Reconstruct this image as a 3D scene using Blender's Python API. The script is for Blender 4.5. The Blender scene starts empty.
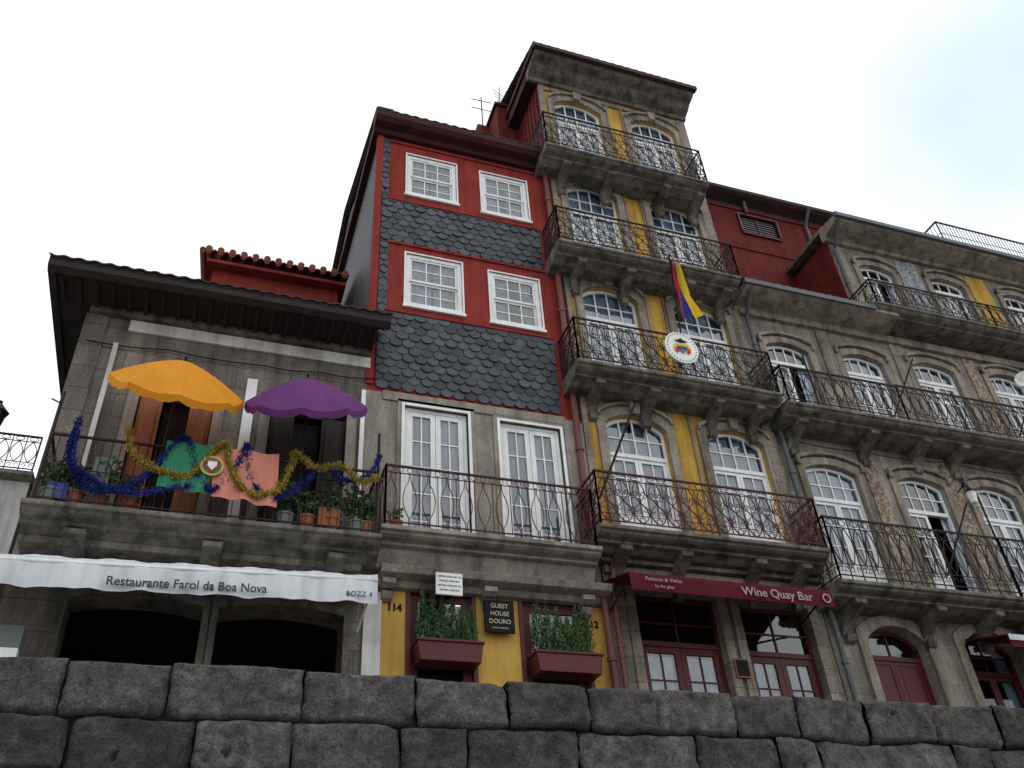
import bpy, math, random
from mathutils import Vector, Matrix, noise
random.seed(7)
SC=bpy.context.scene
COL=SC.collection
# ---------------------------------------------------------------- materials
MATS={}
def mat(name,col,col2=None,rough=.8,scale=1.5,stretch=1.0,bump=.0,bscale=30,metal=0.0,fine=.25,brick=None,island=0.0,spec=.3,dirt=0.0,contrast=.2,transl=0.0,pits=0.0,bdist=.02):
    m=bpy.data.materials.new(name); m.use_nodes=True
    nt=m.node_tree; N=nt.nodes; L=nt.links
    bs=N['Principled BSDF']; bs.inputs['Roughness'].default_value=rough; bs.inputs['Metallic'].default_value=metal
    bs.inputs['Specular IOR Level'].default_value=spec
    tc=N.new('ShaderNodeTexCoord'); mp=N.new('ShaderNodeMapping'); mp.inputs['Scale'].default_value=(1,1,stretch)
    L.new(tc.outputs['Object'],mp.inputs['Vector'])
    n1=N.new('ShaderNodeTexNoise'); n1.inputs['Scale'].default_value=scale; n1.inputs['Detail'].default_value=8; n1.inputs['Roughness'].default_value=.65
    L.new(mp.outputs[0],n1.inputs['Vector'])
    r=N.new('ShaderNodeMapRange'); r.inputs['From Min'].default_value=.5-contrast; r.inputs['From Max'].default_value=.5+contrast
    L.new(n1.outputs['Fac'],r.inputs['Value'])
    mx=N.new('ShaderNodeMix'); mx.data_type='RGBA'
    c2=col2 or tuple(c*.7 for c in col)
    mx.inputs['A'].default_value=(*col,1); mx.inputs['B'].default_value=(*c2,1)
    L.new(r.outputs[0],mx.inputs['Factor'])
    n2=N.new('ShaderNodeTexNoise'); n2.inputs['Scale'].default_value=bscale; n2.inputs['Detail'].default_value=6; n2.inputs['Roughness'].default_value=.7
    L.new(tc.outputs['Object'],n2.inputs['Vector'])
    def mult(out,src):
        q=N.new('ShaderNodeMix'); q.data_type='RGBA'; q.blend_type='MULTIPLY'; q.inputs['Factor'].default_value=1
        L.new(out,q.inputs['A']); L.new(src,q.inputs['B']); return q.outputs['Result']
    def rng(src,a,b,c,d):
        r=N.new('ShaderNodeMapRange'); r.inputs['From Min'].default_value=a; r.inputs['From Max'].default_value=b
        r.inputs['To Min'].default_value=c; r.inputs['To Max'].default_value=d; L.new(src,r.inputs['Value']); return r.outputs[0]
    out=mult(mx.outputs['Result'],rng(n2.outputs['Fac'],.3,.7,1-fine,1+fine))
    if island>0:
        g=N.new('ShaderNodeNewGeometry'); out=mult(out,rng(g.outputs['Random Per Island'],0,1,1-island,1+island))
    if dirt>0:   # rain streaks
        mp2=N.new('ShaderNodeMapping'); mp2.inputs['Scale'].default_value=(5,5,.55); L.new(tc.outputs['Object'],mp2.inputs['Vector'])
        n3=N.new('ShaderNodeTexNoise'); n3.inputs['Scale'].default_value=1; n3.inputs['Detail'].default_value=5
        L.new(mp2.outputs[0],n3.inputs['Vector']); out=mult(out,rng(n3.outputs['Fac'],.45,.68,1,1-dirt))
    hgt=n2.outputs['Fac']
    if pits>0:   # lichen spots and pitted granite
        n4=N.new('ShaderNodeTexNoise'); n4.inputs['Scale'].default_value=9; n4.inputs['Detail'].default_value=9; n4.inputs['Roughness'].default_value=.75
        L.new(tc.outputs['Object'],n4.inputs['Vector'])
        out=mult(out,rng(n4.outputs['Fac'],.36,.62,1-pits,1.4))
        v=N.new('ShaderNodeTexVoronoi'); v.inputs['Scale'].default_value=26; L.new(tc.outputs['Object'],v.inputs['Vector'])
        sp=rng(v.outputs['Distance'],.08,.3,0,1); out=mult(out,rng(sp,0,1,.6,1.05))
        ad=N.new('ShaderNodeMath'); ad.operation='MULTIPLY_ADD'; ad.inputs[1].default_value=.35; L.new(sp,ad.inputs[0])
        a3=N.new('ShaderNodeMath'); a3.operation='MULTIPLY_ADD'; a3.inputs[1].default_value=1.6; L.new(n4.outputs['Fac'],a3.inputs[0]); L.new(n2.outputs['Fac'],a3.inputs[2])
        L.new(a3.outputs[0],ad.inputs[2]); hgt=ad.outputs[0]
    if brick:
        bw,bh,mort,dark,rot=brick
        sx=N.new('ShaderNodeSeparateXYZ'); L.new(tc.outputs['Object'],sx.inputs[0])
        ad=N.new('ShaderNodeMath'); ad.operation='ADD'; L.new(sx.outputs['X'],ad.inputs[0]); L.new(sx.outputs['Y'],ad.inputs[1])
        cb=N.new('ShaderNodeCombineXYZ'); L.new(ad.outputs[0],cb.inputs['X']); L.new(sx.outputs['Z'],cb.inputs['Y'])
        bt=N.new('ShaderNodeTexBrick'); bt.inputs['Scale'].default_value=1; bt.inputs['Brick Width'].default_value=bw; bt.inputs['Row Height'].default_value=bh
        bt.inputs['Mortar Size'].default_value=mort; bt.inputs['Mortar Smooth'].default_value=.3
        bt.inputs['Color1'].default_value=(1.12,1.1,1.08,1); bt.inputs['Color2'].default_value=(.82,.82,.84,1); bt.inputs['Mortar'].default_value=(dark,dark,dark,1)
        L.new(cb.outputs[0],bt.inputs['Vector']); out=mult(out,bt.outputs['Color'])
    L.new(out,bs.inputs['Base Color'])
    if bump>0:
        b=N.new('ShaderNodeBump'); b.inputs['Strength'].default_value=bump; b.inputs['Distance'].default_value=bdist
        L.new(hgt,b.inputs['Height']); L.new(b.outputs[0],bs.inputs['Normal'])
    if transl>0:
        t=N.new('ShaderNodeBsdfTranslucent'); L.new(out,t.inputs['Color'])
        ms=N.new('ShaderNodeMixShader'); ms.inputs['Fac'].default_value=transl
        L.new(bs.outputs[0],ms.inputs[1]); L.new(t.outputs[0],ms.inputs[2]); L.new(ms.outputs[0],N['Material Output'].inputs['Surface'])
    MATS[name]=m; return m
stoneL=mat('stone_weathered',(.235,.205,.172),(.09,.08,.069),scale=1.3,stretch=.6,bump=.5,bscale=22,fine=.35,dirt=.45,brick=(.85,.42,.012,.6,0))
stoneT=mat('stone_granite',(.34,.295,.23),(.14,.121,.097),scale=1.9,bump=.5,bscale=25,fine=.35,dirt=.48)
stoneTb=mat('stone_ashlar',(.31,.27,.212),(.138,.12,.097),scale=1.9,bump=.5,bscale=25,fine=.35,dirt=.48,brick=(.7,.4,.01,.55,0))
stoneA=mat('stone_plaster',(.33,.30,.25),(.155,.14,.117),scale=1.4,bump=.4,bscale=20,fine=.3,dirt=.5,brick=(.6,.36,.008,.75,0))
stoneR=mat('stone_pale',(.33,.295,.247),(.17,.15,.127),scale=2,bump=.35,bscale=25,fine=.25,dirt=.42)
balc=mat('balcony_stone',(.21,.187,.155),(.068,.061,.053),scale=2.5,bump=.5,bscale=25,fine=.35,dirt=.6)
ochre=mat('ochre_plaster',(.56,.34,.065),(.40,.24,.055),scale=2,bump=.2,bscale=18,fine=.18,dirt=.42,spec=.1)
yellow=mat('yellow_plaster',(.57,.355,.085),(.46,.28,.07),scale=1.5,bump=.25,bscale=35,fine=.08,dirt=.25,spec=.1)
red=mat('red_plaster',(.27,.040,.030),(.19,.030,.024),scale=1.8,bump=.25,bscale=30,fine=.14,dirt=.3,spec=.08)
redpaint=mat('red_paint',(.095,.012,.014),(.06,.010,.012),rough=.5,scale=3,fine=.1,spec=.3)
redmetal=mat('red_corrugated',(.155,.023,.021),(.095,.016,.015),rough=.75,scale=1.6,fine=.15,dirt=.3,spec=.08)
eaved=mat('dark_maroon_eave',(.055,.017,.017),(.035,.013,.013),rough=.7,scale=3,fine=.2,spec=.1)
slate=mat('slate_tile',(.046,.054,.070),(.022,.027,.036),rough=.55,scale=3,bump=.3,bscale=40,fine=.25,island=.55,spec=.35)
slateside=mat('slate_side',(.055,.06,.07),(.03,.034,.042),rough=.6,scale=3,bump=.3,bscale=30,fine=.25,brick=(.22,.14,.014,.3,0),dirt=.3)
white=mat('white_painted_wood',(.80,.81,.80),(.66,.67,.66),rough=.5,scale=4,fine=.08,dirt=.12)
whitewall=mat('white_plaster',(.66,.66,.64),(.45,.44,.42),scale=2,fine=.1,dirt=.35)
iron=mat('wrought_iron',(.018,.013,.014),(.03,.016,.014),rough=.65,scale=8,fine=.3,spec=.2)
ironred=mat('wrought_iron_maroon',(.055,.013,.016),(.07,.018,.018),rough=.6,scale=8,fine=.3,spec=.2)
woodark=mat('dark_wood',(.018,.014,.013),(.034,.026,.023),scale=5,stretch=3,bump=.3,fine=.3)
brownwood=mat('brown_shutter',(.36,.13,.06),(.20,.075,.04),rough=.6,scale=4,stretch=.3,fine=.2,dirt=.3)
tile=mat('terracotta_tile',(.33,.085,.05),(.17,.05,.035),scale=3,bump=.4,bscale=25,fine=.25,dirt=.3)
tiledark=mat('old_roof_tile',(.05,.026,.024),(.028,.018,.017),scale=3,bump=.4,bscale=25,fine=.3)
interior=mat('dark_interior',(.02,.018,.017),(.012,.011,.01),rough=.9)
curtain=mat('lace_curtain',(.52,.61,.72),(.24,.31,.40),scale=2.2,stretch=.35,fine=.15,contrast=.12)
canvasw=mat('white_canvas',(.72,.74,.77),(.58,.61,.64),scale=1.2,fine=.06,dirt=.22,transl=.2)
canvasr=mat('wine_canvas',(.095,.011,.018),(.07,.010,.014),scale=2,fine=.1,transl=.1,spec=.08)
textd=mat('dark_lettering',(.03,.035,.06),rough=.6); textw=mat('pale_lettering',(.36,.27,.29),rough=.6); textp=mat('cream_lettering',(.55,.5,.38),rough=.6)
orange=mat('orange_canvas',(.85,.36,.02),(.78,.30,.02),rough=.8,scale=4,fine=.06,transl=.3)
purple=mat('purple_canvas',(.17,.045,.20),(.13,.035,.16),rough=.8,scale=4,fine=.06,transl=.25)
gold=mat('gold_tinsel',(.50,.38,.07),(.33,.24,.04),rough=.45,metal=.2,fine=.1,island=.4)
blue=mat('blue_tinsel',(.03,.05,.26),(.02,.03,.17),rough=.45,metal=.2,fine=.1,island=.5)
leaf=mat('foliage_leaf',(.06,.125,.035),(.03,.07,.02),rough=.6,scale=6,fine=.2,island=.5)
terra=mat('clay_pot',(.28,.10,.05),(.2,.07,.04),fine=.2)
clothg=mat('green_cloth',(.03,.22,.12),(.02,.16,.09),fine=.1)
clothp=mat('peach_cloth',(.60,.24,.17),(.5,.18,.13),fine=.1)
fyel=mat('flag_yellow',(.80,.55,.02),fine=.05); fblu=mat('flag_blue',(.02,.04,.28),fine=.05); fred=mat('flag_red',(.55,.02,.03),fine=.05)
pipec=mat('copper_pipe',(.17,.06,.045),(.11,.04,.035),rough=.5,scale=4,fine=.2,dirt=.3); pipeg=mat('zinc_pipe',(.10,.11,.12),(.06,.065,.07),rough=.5,scale=4,fine=.2)
quay=mat('quay_granite',(.135,.124,.115),(.052,.050,.050),scale=2.6,bump=1.0,bscale=48,fine=.5,island=.35,contrast=.15,pits=.55,bdist=.035)
mortar=mat('dark_mortar',(.035,.032,.029),(.018,.017,.016),bump=.8,bscale=40)
pave=mat('pavement_stone',(.2,.19,.18),(.14,.13,.12),brick=(.4,.2,.01,.5,0),bump=.4)
groundm=mat('quay_ground',(.30,.29,.275),(.23,.22,.21),scale=.5,bump=.3)
greyc=mat('grey_tarpaulin',(.16,.18,.17),(.12,.14,.13),fine=.1)
black=mat('black_sign',(.012,.012,.012),rough=.6,spec=.1); azul=mat('azulejo_tile',(.36,.35,.33),(.15,.18,.26),scale=14,fine=.2,contrast=.06,dirt=.3)
azulb=mat('brown_patterned_tile',(.36,.29,.21),(.15,.10,.07),scale=16,fine=.2,contrast=.05,dirt=.3)
glass=bpy.data.materials.new('window_glass'); glass.use_nodes=True
_n=glass.node_tree.nodes; _l=glass.node_tree.links; _n.remove(_n['Principled BSDF'])
_t=_n.new('ShaderNodeBsdfTransparent'); _t.inputs[0].default_value=(.82,.88,.94,1); _g=_n.new('ShaderNodeBsdfGlossy'); _g.inputs['Roughness'].default_value=.03
_f=_n.new('ShaderNodeFresnel'); _f.inputs[0].default_value=2.0; _m=_n.new('ShaderNodeMixShader')
_tc=_n.new('ShaderNodeTexCoord'); _no=_n.new('ShaderNodeTexNoise'); _no.inputs['Scale'].default_value=1.3; _bp=_n.new('ShaderNodeBump'); _bp.inputs['Strength'].default_value=.15
_l.new(_tc.outputs['Object'],_no.inputs['Vector']); _l.new(_no.outputs['Fac'],_bp.inputs['Height']); _l.new(_bp.outputs[0],_g.inputs['Normal'])
_l.new(_f.outputs[0],_m.inputs[0]); _l.new(_t.outputs[0],_m.inputs[1]); _l.new(_g.outputs[0],_m.inputs[2]); _l.new(_m.outputs[0],_n['Material Output'].inputs['Surface'])
# ---------------------------------------------------------------- helpers
def empty(name,loc=(0,0,0)):
    e=bpy.data.objects.new(name,None); e.location=loc; COL.objects.link(e); return e
def parent(o,p):
    if p is not None:
        o.parent=p; o.matrix_parent_inverse=Matrix.Translation(p.location).inverted()
class MB:
    def __init__(s): s.v=[];s.f=[];s.mi=[];s.mats=[]
    def _m(s,m):
        if m not in s.mats: s.mats.append(m)
        return s.mats.index(m)
    def add(s,vs,fs,m):
        o=len(s.v); s.v.extend([tuple(v) for v in vs]); k=s._m(m)
        for f in fs: s.f.append(tuple(i+o for i in f)); s.mi.append(k)
    def box(s,x0,x1,y0,y1,z0,z1,m):
        s.add([(x0,y0,z0),(x1,y0,z0),(x1,y1,z0),(x0,y1,z0),(x0,y0,z1),(x1,y0,z1),(x1,y1,z1),(x0,y1,z1)],
              [(0,3,2,1),(4,5,6,7),(0,1,5,4),(1,2,6,5),(2,3,7,6),(3,0,4,7)],m)
    def poly(s,pts,m): s.add(pts,[tuple(range(len(pts)))],m)
    def prism(s,p,y0,y1,m):   # p in (x,z)
        n=len(p); vs=[(a,y0,b) for a,b in p]+[(a,y1,b) for a,b in p]
        s.add(vs,[tuple(range(n)),tuple(range(2*n-1,n-1,-1))]+[(i,i+n,(i+1)%n+n,(i+1)%n) for i in range(n)],m)
    def profx(s,p,x0,x1,m):   # p in (y,z) extruded in x
        n=len(p); vs=[(x0,a,b) for a,b in p]+[(x1,a,b) for a,b in p]
        s.add(vs,[tuple(range(n)),tuple(range(2*n-1,n-1,-1))]+[(i,(i+1)%n,(i+1)%n+n,i+n) for i in range(n)],m)
    def tube(s,pts,r,m,n=4,ref=(0,1,0)):
        P=[Vector(p) for p in pts]; ref=Vector(ref); vs=[];fs=[]
        for i,p in enumerate(P):
            t=(P[min(i+1,len(P)-1)]-P[max(i-1,0)]).normalized()
            rr=ref if abs(t.dot(ref))<.9 else Vector((1,0,0)) if abs(t.x)<.9 else Vector((0,0,1))
            a=t.cross(rr).normalized(); b=t.cross(a)
            for k in range(n):
                an=2*math.pi*(k+.5)/n; vs.append(p+a*math.cos(an)*r+b*math.sin(an)*r)
        for i in range(len(P)-1):
            for k in range(n): fs.append((i*n+k,i*n+(k+1)%n,(i+1)*n+(k+1)%n,(i+1)*n+k))
        fs.append(tuple(range(n))); fs.append(tuple(reversed(range((len(P)-1)*n,len(P)*n))))
        s.add(vs,fs,m)
    def lathe(s,c,prof,m,n=14):  # prof (r,z)
        vs=[];fs=[]
        for r,z in prof:
            for k in range(n):
                a=2*math.pi*k/n; vs.append((c[0]+r*math.cos(a),c[1]+r*math.sin(a),c[2]+z))
        for i in range(len(prof)-1):
            for k in range(n): fs.append((i*n+k,i*n+(k+1)%n,(i+1)*n+(k+1)%n,(i+1)*n+k))
        s.add(vs,fs,m)
    def done(s,name,par=None,smooth=False,bevel=0):
        me=bpy.data.meshes.new(name); me.from_pydata(s.v,[],s.f)
        for m in s.mats: me.materials.append(m)
        me.polygons.foreach_set('material_index',s.mi)
        if smooth: me.polygons.foreach_set('use_smooth',[True]*len(s.f))
        me.update(); o=bpy.data.objects.new(name,me); COL.objects.link(o); parent(o,par)
        if bevel:
            b=o.modifiers.new('bevel','BEVEL'); b.width=bevel; b.segments=2; b.limit_method='ANGLE'
        return o
def archz(x,x0,x1,zs,rise):
    if rise<=0: return zs
    w=(x1-x0)/2; R=(w*w+rise*rise)/(2*rise); d=x-(x0+x1)/2
    return zs+math.sqrt(max(R*R-d*d,0))-(R-rise)
def apath(x0,x1,z0,z1,rise,n=12):
    zs=z1-rise; p=[(x0,z0)]
    if rise>0: p+=[(x0+(x1-x0)*i/n,archz(x0+(x1-x0)*i/n,x0,x1,zs,rise)) for i in range(n+1)]
    else: p+=[(x0,z1),(x1,z1)]
    return p+[(x1,z0)]
def wall(mb,x0,x1,z0,z1,y,ops,m,depth=.28,rm=None):
    xs=sorted({x0,x1}|{o[0] for o in ops}|{o[1] for o in ops}); zs=sorted({z0,z1}|{min(max(o[2],z0),z1) for o in ops}|{min(o[3],z1) for o in ops})
    for a,b in zip(xs,xs[1:]):
        for c,d in zip(zs,zs[1:]):
            cx,cz=(a+b)/2,(c+d)/2
            if any(o[0]<cx<o[1] and o[2]<cz<o[3] for o in ops): continue
            mb.poly([(a,y,c),(b,y,c),(b,y,d),(a,y,d)],m)
    for o in ops:
        r=o[4] if len(o)>4 else 0
        p=apath(o[0],o[1],o[2],o[3],r)
        if r>0:
            q=p[1:-1]
            for (a,c),(b,d) in zip(q,q[1:]):
                mb.poly([(a,y,c),(b,y,d),(b,y,o[3]),(a,y,o[3])],m)
        for (a,c),(b,d) in zip(p,p[1:]): mb.poly([(a,y,c),(a,y+depth,c),(b,y+depth,d),(b,y,d)],rm or m)
        mb.poly([(o[0],y,o[2]),(o[1],y,o[2]),(o[1],y+depth,o[2]),(o[0],y+depth,o[2])],rm or m)
def band(mb,x0,x1,z0,z1,rise,wd,y0,y1,m,sill=False):
    pi=apath(x0,x1,z0,z1,rise); po=[]
    w=(x1-x0)/2; xm=(x0+x1)/2
    for i,(a,b) in enumerate(pi):
        if i==0: po.append((x0-wd,b))
        elif i==len(pi)-1: po.append((x1+wd,b))
        else: po.append((xm+(a-xm)*(w+wd)/w,b+wd))
    n=len(pi)
    for i in range(n-1):
        A,B,C,D=pi[i],pi[i+1],po[i+1],po[i]
        mb.poly([(A[0],y0,A[1]),(B[0],y0,B[1]),(C[0],y0,C[1]),(D[0],y0,D[1])],m)
        mb.poly([(A[0],y0,A[1]),(A[0],y1,A[1]),(B[0],y1,B[1]),(B[0],y0,B[1])],m)
        mb.poly([(D[0],y0,D[1]),(C[0],y0,C[1]),(C[0],y1,C[1]),(D[0],y1,D[1])],m)
    for P,Q in ((pi[0],po[0]),(pi[-1],po[-1])):
        mb.poly([(P[0],y0,P[1]),(Q[0],y0,Q[1]),(Q[0],y1,Q[1]),(P[0],y1,P[1])],m)
def backing(mb,x0,x1,z0,z1,y,curt=1.0):
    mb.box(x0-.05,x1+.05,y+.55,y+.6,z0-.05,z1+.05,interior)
    if curt>0:   # two curtain halves, folded cloth
        gap=random.choice((0,.02,.06,.12)) if curt>=1 else 0
        xm=(x0+x1)/2; wd=(x1-x0)/2*curt
        for a,b in ((x0+.02,x0+wd-.004-gap),(x1-wd+.004+gap,x1-.02)):
            n=max(4,int((b-a)/.035)); ph=random.random()*6
            xs=[a+(b-a)*i/n for i in range(n+1)]
            ys=[y+.11+.016*math.sin(i*1.5+ph)+.008*math.sin(i*.7) for i in range(n+1)]
            vs=[(x,yy,z0) for x,yy in zip(xs,ys)]+[(x,yy,z1-.02) for x,yy in zip(xs,ys)]
            mb.add(vs,[(i,i+1,i+n+2,i+n+1) for i in range(n)],curtain)
def fdoor(mb,x0,x1,z0,z1,rise,y,cols=2,rows=4,panel=.55,transom=.55,fr=white,curt=1.0,leaves=2,tcols=4,stile=.065,opened=False):
    ft=.06; zs=z1-rise
    band(mb,x0+ft,x1-ft,z0,z1-ft,rise*.95,ft-.002,y,y+.07,fr)
    zt=z1-transom
    def top(x): return archz(x,x0+ft,x1-ft,z1-ft-rise*.95,rise*.95)
    if transom>0:
        mb.box(x0+ft,x1-ft,y-.015,y+.06,zt-.04,zt+.04,fr)
        for i in range(1,tcols):
            x=x0+ft+(x1-x0-2*ft)*i/tcols; mb.box(x-.014,x+.014,y+.01,y+.05,zt+.04,top(x)-.001,fr)
        if transom>.5:
            zz=zt+.04+(transom-.1)*.45; mb.box(x0+ft,x1-ft,y+.012,y+.048,zz-.013,zz+.013,fr)
        n=12; pts=[(x0+ft,zt)]+[(x0+ft+(x1-x0-2*ft)*i/n,top(x0+ft+(x1-x0-2*ft)*i/n)) for i in range(n+1)]+[(x1-ft,zt)]
        mb.poly([(a,y+.03,b) for a,b in reversed(pts)],glass)
        ztop=zt-.04
    else: ztop=z1-ft
    W=(x1-x0-2*ft)/leaves
    for k in range(leaves):
        if opened and k==leaves-1: continue
        a=x0+ft+k*W+.004; b=a+W-.008; yy=y+.012
        mb.box(a,a+stile,yy,yy+.045,z0+.01,ztop-.004,fr); mb.box(b-stile,b,yy,yy+.045,z0+.01,ztop-.004,fr)
        mb.box(a+stile,b-stile,yy,yy+.045,ztop-.004-stile,ztop-.004,fr)
        zp=z0+panel
        mb.box(a+stile,b-stile,yy+.002,yy+.043,z0+.01,z0+.12,fr)
        if panel>.14:
            mb.box(a+stile,b-stile,yy+.015,yy+.035,z0+.12,zp-.06,fr); mb.box(a+stile,b-stile,yy+.002,yy+.043,zp-.06,zp,fr)
            mb.box(a+stile+.05,b-stile-.05,yy+.006,yy+.02,z0+.17,zp-.11,fr)
        else: zp=z0+.12
        g0,g1,h0,h1=a+stile,b-stile,zp,ztop-.004-stile
        for i in range(1,cols): x=g0+(g1-g0)*i/cols; mb.box(x-.011,x+.011,yy+.008,yy+.04,h0,h1,fr)
        for i in range(1,rows): z=h0+(h1-h0)*i/rows; mb.box(g0,g1,yy+.010,yy+.038,z-.011,z+.011,fr)
        mb.poly([(g0,yy+.025,h0),(g1,yy+.025,h0),(g1,yy+.025,h1),(g0,yy+.025,h1)],glass)
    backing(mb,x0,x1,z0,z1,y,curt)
def sash(mb,x0,x1,z0,z1,y,fr=white,cols=3,rows=2,curt=1.0):
    f=.085; band(mb,x0+f,x1-f,z0+f,z1-f,0,f,y,y+.1,fr); mb.box(x0-.02,x1+.02,y-.03,y+.1,z0-.01,z0+f,fr)
    zm=(z0+z1)/2
    for (c,d,yy) in ((z0+f,zm,y+.055),(zm,z1-f,y+.02)):
        s=.045
        mb.box(x0+f,x0+f+s,yy,yy+.035,c,d,fr); mb.box(x1-f-s,x1-f,yy,yy+.035,c,d,fr)
        mb.box(x0+f+s,x1-f-s,yy,yy+.035,c,c+s,fr); mb.box(x0+f+s,x1-f-s,yy,yy+.035,d-s,d,fr)
        g0,g1,h0,h1=x0+f+s,x1-f-s,c+s,d-s
        for i in range(1,cols): x=g0+(g1-g0)*i/cols; mb.box(x-.011,x+.011,yy+.004,yy+.03,h0,h1,fr)
        for i in range(1,rows): z=h0+(h1-h0)*i/rows; mb.box(g0,g1,yy+.006,yy+.028,z-.011,z+.011,fr)
        mb.poly([(g0,yy+.017,h0),(g1,yy+.017,h0),(g1,yy+.017,h1),(g0,yy+.017,h1)],glass)
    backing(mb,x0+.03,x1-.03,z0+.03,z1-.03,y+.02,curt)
def railing(mb,path,z0,z1,style,m,toprad=.022):
    H=z1-z0
    for (a,b) in zip(path,path[1:]):
        A=Vector((a[0],a[1],0));B=Vector((b[0],b[1],0)); L=(B-A).length; d=(B-A)/L; nrm=Vector((-d.y,d.x,0))
        def P(s,t): q=A+d*s; return (q.x,q.y,z0+H*t)
        def tb(pts,r): mb.tube([P(s,t) for s,t in pts],r,m,4,ref=tuple(nrm))
        tb([(0,1),(L,1)],toprad); tb([(0,.06),(L,.06)],.013)
        tb([(0,0),(0,1.02)],.018); tb([(L,0),(L,1.02)],.018)
        if style=='plain':
            n=max(2,round(L/.11))
            for i in range(1,n): tb([(L*i/n,0),(L*i/n,1)],.008)
            tb([(0,.5),(L,.5)],.009)
        elif style=='bar':
            n=max(2,round(L/.15)); u=L/n; tb([(0,.88),(L,.88)],.009)
            for i in range(n):
                c=u*(i+.5)
                if i%2==0:
                    for sg in (1,-1): tb([(c+sg*(.012+u*.62*math.sin(math.pi*min(max((t-.15)/.6,0),1))**.8),t) for t in [k/12*.88 for k in range(13)]],.0085)
                else: tb([(c,.06),(c,.88)],.009)
            for i in range(n):
                c=u*(i+.5); tb([(c+u*.3*math.cos(t),.94+.045*math.sin(t)) for t in [k*math.pi/4 for k in range(9)]],.006)
        elif style=='lyre':
            n=max(1,round(L/.30)); u=L/n; tb([(0,.86),(L,.86)],.010); tb([(0,.2),(L,.2)],.008)
            for i in range(n+1): tb([(u*i,.06),(u*i,.86)],.010)
            for i in range(n):
                c=u*(i+.5)
                for sg in (1,-1):
                    tb([(c+sg*u*.46*math.sin(math.pi*(.1+1.75*t))*(1-.25*t),.08+.76*t) for t in [k/13 for k in range(14)]],.0105)
                    sp=[]
                    for k in range(11):
                        an=-1.2+k*.52; r=.26*(1-k/14)*u; sp.append((c+sg*(u*.22+r*math.cos(an)),.62+r*math.sin(an)/H))
                    tb(sp,.009)
                    sp=[]
                    for k in range(9):
                        an=1.2-k*.52; r=.22*(1-k/13)*u; sp.append((c+sg*(u*.25+r*math.cos(an)),.33+r*math.sin(an)/H))
                    tb(sp,.008)
                tb([(c+u*.17*math.cos(t),.13+.055*math.sin(t)) for t in [k*math.pi/4 for k in range(9)]],.007)
                tb([(c+u*.36*math.cos(t),.93+.055*math.sin(t)) for t in [k*math.pi/4 for k in range(9)]],.007)
                tb([(c,.2),(c,.86)],.007)
        elif style=='scroll':
            n=max(1,round(L/.24)); u=L/n; tb([(0,.84),(L,.84)],.010); tb([(0,.24),(L,.24)],.009)
            for i in range(n+1): tb([(u*i,.0),(u*i,1)],.011)
            for i in range(n):
                c=u*(i+.5)
                for sg in (1,-1):
                    tb([(c+sg*u*.42*math.sin(math.pi*t),.24+.6*t) for t in [k/8 for k in range(9)]],.010)
                    sp=[(c+sg*u*.22+sg*u*.17*(1-k/12)*math.cos(k*.6),.15+.06*(1-k/12)*math.sin(k*.6)) for k in range(9)]
                    tb(sp,.007)
                tb([(c+u*.33*math.cos(t),.92+.055*math.sin(t)) for t in [k*math.pi/4 for k in range(9)]],.008)
def slab(mb,x0,x1,yf,zt,m,th=.34,y1=12.0):
    p=[(y1,zt),(yf,zt),(yf-.03,zt-.02),(yf-.03,zt-.08),(yf+.02,zt-.10),(yf+.035,zt-.13),(yf+.09,zt-.16),(yf+.20,zt-.18),(yf+.20,zt-.22)]
    if th>.26: p+=[(yf+.3,zt-.24),(yf+.42,zt-th)]
    p+=[(y1,zt-th if th>.26 else zt-.22)]
    mb.profx(p,x0,x1,m)
def corbel(mb,x,zt,yf,m,w=.22,h=.5,y1=12.0):
    p=[(y1,zt),(yf,zt),(yf,zt-.08)]
    D=y1-yf
    for k in range(9):
        t=k/8; p.append((yf+.05+(D-.09)*t**.75,zt-.1-(h-.1)*(t**1.6)-.025*math.sin(t*math.pi*2)))
    p.append((y1,zt-h))
    mb.profx(p,x-w/2,x+w/2,m); mb.profx([(y1-.02,zt-h),(y1-.14,zt-h),(y1-.1,zt-h-.1),(y1-.02,zt-h-.14)],x-w/2*.8,x+w/2*.8,m)
def tiles(mb,x0,x1,y0,z0,y1,z1,m,per=.22,amp=.014,th=.03,rows=None):
    n=int((x1-x0)/per*8); vs=[];fs=[]; L=math.hypot(y1-y0,z1-z0); R=rows or max(1,int(L/.4))
    for r in range(R):
        o=len(vs)
        for e,(t,l) in enumerate(((r/R,.03),((r+1)/R,0))):
            for i in range(n+1):
                x=x0+(x1-x0)*i/n; c=math.cos(2*math.pi*(x-x0)/per); h=amp*(abs(c)**.6*(1 if c>0 else -1))
                vs.append((x,y0+(y1-y0)*t,z0+(z1-z0)*t+h+l))
        for i in range(n): fs.append((o+i,o+i+1,o+n+1+i+1,o+n+1+i))
        for i in range(n+1):
            a=vs[o+i]; vs.append((a[0],a[1],a[2]-th))
        for i in range(n): fs.append((o+i+1,o+i,o+2*(n+1)+i,o+2*(n+1)+i+1))
    mb.add(vs,fs,m)
def text(s,size,x,y,z,m,par,name='lettering',ext=.004,align='CENTER',bold=0.0,rotx=90,sx=1.0):
    c=bpy.data.curves.new(name,'FONT'); c.body=s; c.size=size; c.extrude=ext; c.align_x=align; c.align_y='CENTER'; c.offset=bold
    o=bpy.data.objects.new(name,c); o.location=(x,y,z); o.rotation_euler=(math.radians(rotx),0,0); o.scale=(sx,1,1); c.materials.append(m); COL.objects.link(o); parent(o,par); return o
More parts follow.
